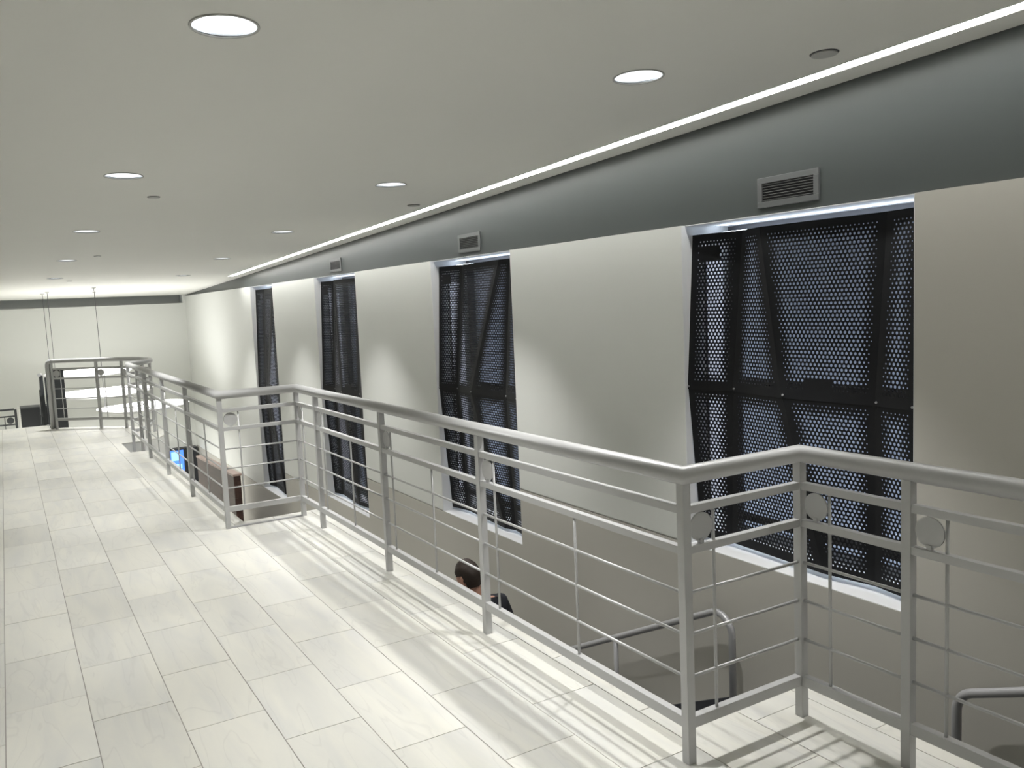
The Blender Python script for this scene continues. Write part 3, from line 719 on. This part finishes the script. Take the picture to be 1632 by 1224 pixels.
bm = BM(); prism(bm, [(0.485, 15.01), (0.555, 15.01), (0.555, 15.08), (0.485, 15.08)], 0.7605, 0.80); obj('cap', bm, M['white'], t, bevel=0.004)
bm = BM(); prism(bm, [(0.47, 15.0), (0.57, 15.0), (0.57, 15.09), (0.47, 15.09)], 0.0005, 0.012); obj('base_plate', bm, M['rail'], t)

# ------------------------------------------------------------------ person going down the stairs
def skinmesh(name, verts, edges, radii, m, parent, sub=2, root=0):
    me = bpy.data.meshes.new(name); me.from_pydata(verts, edges, []); me.update()
    o = bpy.data.objects.new(name, me); COL.objects.link(o); o.parent = parent; me.materials.append(m)
    sk = o.modifiers.new('skin', 'SKIN'); sk.use_smooth_shade = True
    lay = me.skin_vertices[0] if me.skin_vertices else None
    if lay is None:
        bmx = bmesh.new(); bmx.from_mesh(me); bmx.verts.layers.skin.verify(); bmx.to_mesh(me); bmx.free(); lay = me.skin_vertices[0]
    for i, r in enumerate(radii):
        lay.data[i].radius = r if isinstance(r, tuple) else (r, r); lay.data[i].use_root = (i == root)
    s = o.modifiers.new('sub', 'SUBSURF'); s.levels = sub; s.render_levels = sub
    return o
px, py = 2.762, 5.20
idx = int((py-3.60)/0.3); zfloor = -1.05-(idx+1)*0.15
pr = thing('person', 'person with short dark hair and black shirt going down the stairs, back turned', 'person', (px, py, zfloor))
pr.rotation_euler = (0, 0, math.radians(6))
# local frame: +y is forward, x right, z up from the tread
fl = 0.15  # forward foot is one step lower
V = []; Eg = []; Rd = []
def add(p, r, link=None):
    V.append(p); Rd.append(r)
    if link is not None: Eg.append((link, len(V)-1))
    return len(V)-1
pel = add((0, 0, 0.93), (0.13, 0.10)); sp1 = add((0, 0.01, 1.08), (0.13, 0.095), pel); sp2 = add((0, 0.02, 1.26), (0.155, 0.105), sp1); ch = add((0, 0.01, 1.38), (0.13, 0.09), sp2)
nk = add((-0.005, 0.03, 1.475), (0.056, 0.056), ch); nk2 = add((-0.02, 0.055, 1.54), (0.054, 0.054), nk); hd = add((-0.03, 0.075, 1.60), (0.06, 0.06), nk2)
for s, sw in ((-1, 0.14), (1, -0.08)):
    sh = add((s*0.165, 0.0, 1.415), 0.062, ch); el = add((s*0.245, -0.02+sw*0.4, 1.13), 0.042, sh); wr = add((s*0.25, 0.08+sw, 0.90), 0.028, el); pm = add((s*0.245, 0.10+sw, 0.83), (0.036, 0.02), wr)
    for q, (dy, ln) in enumerate(((-0.027, 0.062), (-0.009, 0.075), (0.009, 0.070), (0.026, 0.056))):
        a = add((s*0.243, 0.10+sw+dy, 0.795), 0.009, pm); b2 = add((s*0.236, 0.104+sw+dy*1.05, 0.795-ln*0.5), 0.0085, a); add((s*0.222, 0.108+sw+dy*1.05, 0.795-ln), 0.0075, b2)
    a = add((s*0.232, 0.135+sw, 0.835), 0.0105, pm); add((s*0.222, 0.152+sw, 0.80), 0.009, a)
for s, fy, dz in ((-1, 0.30, -fl), (1, 0.0, 0.0)):
    hp_ = add((s*0.09, 0.0, 0.88), 0.088, pel); kn = add((s*0.10, fy*0.55+0.05, 0.48+dz*0.5), 0.058, hp_); an = add((s*0.10, fy*1.0-0.02, 0.09+dz), 0.038, kn); add((s*0.105, fy+0.10, 0.035+dz), (0.04, 0.03), an)
body = skinmesh('body', V, Eg, Rd, M['skin'], pr)
# head: sculpted sphere with brow, nose, chin
bm = BM(); bmesh.ops.create_uvsphere(bm, u_segments=32, v_segments=24, radius=1.0)
for v in bm.verts:
    x, y, z = v.co; X, Y_, Z = x*0.076, y*0.097, z*0.118
    if z < 0: X *= 1-0.28*(-z)**1.4; Y_ = Y_*(1-0.18*(-z)) + (0.012*(-z) if y > 0 else 0.02*(-z))
    if y > 0.8 and abs(x) < 0.22 and -0.45 < z < 0.1: Y_ += 0.026*(1-abs(x)/0.22)*(1-abs(z+0.22)/0.32 if abs(z+0.22) < 0.32 else 0)
    if y > 0.7 and abs(z-0.02) < 0.12 and 0.15 < abs(x) < 0.6: Y_ -= 0.006
    if y > 0.7 and abs(z+0.52) < 0.06 and abs(x) < 0.3: Y_ -= 0.004
    v.co = (X, Y_, Z)
for f in bm.faces: f.smooth = True
HM = Matrix.Translation((-0.045, 0.085, 1.635)) @ Matrix.Rotation(math.radians(14), 4, 'Z') @ Matrix.Rotation(math.radians(-16), 4, 'X') @ Matrix.Rotation(math.radians(-3), 4, 'Y')
def hpart(name, bm, m, par=None):
    for f in bm.faces: f.smooth = True
    bmesh.ops.transform(bm, matrix=HM, verts=bm.verts)
    me = bpy.data.meshes.new(name); bm.to_mesh(me); bm.free(); me.materials.append(m)
    o = bpy.data.objects.new(name, me); COL.objects.link(o); o.parent = pr; return o
hpart('head', bm, M['skin'])
for s in (-1, 1):
    bm = BM(); bmesh.ops.create_uvsphere(bm, u_segments=16, v_segments=12, radius=1.0)
    for v in bm.verts:
        x, y, z = v.co; d = 1-0.45*math.exp(-((y-0.1)**2+z*z)*3) if x*s > 0 else 1
        v.co = (s*0.077+x*0.011*d, -0.004+y*0.020*(1 if z > 0 else 0.7)-0.006*abs(z), -0.012+z*0.033)
    hpart('ear', bm, M['skin'])
    bm = BM(); bmesh.ops.create_uvsphere(bm, u_segments=12, v_segments=10, radius=0.012); bmesh.ops.translate(bm, verts=bm.verts, vec=(s*0.03, 0.083, 0.003)); hpart('eye', bm, M['eye'])
bm = BM(); bmesh.ops.create_uvsphere(bm, u_segments=12, v_segments=8, radius=1.0)
for v in bm.verts: v.co = (v.co.x*0.024, 0.088+v.co.y*0.008, -0.062+v.co.z*0.007)
hpart('mouth', bm, mat('lips', (0.38, 0.15, 0.13), 0.5, noise=0.05))
bm = BM(); bmesh.ops.create_uvsphere(bm, u_segments=40, v_segments=30, radius=1.0)
dl = []
for v in bm.verts:
    x, y, z = v.co; hl = min(0.32, max(-0.60, -0.60+(y+0.30)*1.05))
    k = 1.10+0.02*math.sin(9*x+5*z)+random.uniform(-0.012, 0.012)
    X, Y_, Z = x*0.076*k, y*0.097*k, z*0.118*(k+0.01)
    if z < 0: X *= 1-0.20*(-z)**1.4; Y_ *= (1-0.16*(-z))
    if abs(x) > 0.8 and -0.5 < z < 0.2 and -0.15 < y < 0.3: hl = 0.12
    if z < hl: dl.append(v)
    v.co = (X, Y_, Z)
bmesh.ops.delete(bm, geom=dl, context='VERTS')
hpart('hair', bm, M['hair'])
# shirt (torso and short sleeves) and trousers, shoes
V = []; Eg = []; Rd = []
a = add((0, 0, 0.90), (0.155, 0.122)); b = add((0, 0.01, 1.08), (0.155, 0.115), a); c = add((0, 0.015, 1.26), (0.175, 0.125), b); d = add((0, 0.01, 1.385), (0.14, 0.10), c); add((-0.004, 0.028, 1.465), (0.074, 0.070), d)
for s, sw in ((-1, 0.14), (1, -0.08)):
    e1 = add((s*0.165, 0.0, 1.415), 0.078, d); add((s*0.228, -0.012+sw*0.25, 1.20), 0.060, e1)
skinmesh('shirt', V, Eg, Rd, M['shirt'], pr)
V = []; Eg = []; Rd = []
a = add((0, 0, 0.92), (0.145, 0.115))
for s, fy, dz in ((-1, 0.30, -fl), (1, 0.0, 0.0)):
    h1 = add((s*0.092, 0.0, 0.84), 0.098, a); k1 = add((s*0.10, fy*0.55+0.05, 0.48+dz*0.5), 0.070, h1); add((s*0.10, fy-0.02, 0.10+dz), 0.058, k1)
skinmesh('trousers', V, Eg, Rd, M['trouser'], pr)
for s, fy, dz in ((-1, 0.30, -fl), (1, 0.0, 0.0)):
    bm = BM(); bmesh.ops.create_uvsphere(bm, u_segments=20, v_segments=14, radius=1.0)
    for v in bm.verts:
        x, y, z = v.co; v.co = (s*0.105+x*0.048*(1 if y > -0.2 else 0.85), fy+0.045+y*0.138, dz+max(0.002, 0.042+z*0.046*(1.15 if y < 0 else 0.8)))
    for f in bm.faces: f.smooth = True
    me = bpy.data.meshes.new('shoe'); bm.to_mesh(me); bm.free(); me.materials.append(M['shoe']); o = bpy.data.objects.new('shoe', me); COL.objects.link(o); o.parent = pr

# ------------------------------------------------------------------ fill lights added to brighten the lower hall, no fixtures
def area(x, y, z, sx, sy, e, col=(1, 0.985, 0.95), rot=(0, 0, 0)):
    l = bpy.data.lights.new('hall_fill', 'AREA'); l.shape = 'RECTANGLE'; l.size = sx; l.size_y = sy; l.energy = e; l.color = col
    o = bpy.data.objects.new('hall_fill', l); COL.objects.link(o); o.location = (x, y, z); o.rotation_euler = rot
area(1.0, 17.6, -0.4, 3.0, 3.0, FAR_W)
area(0.0, 9.0, -0.36, 3.0, 14.0, 60)
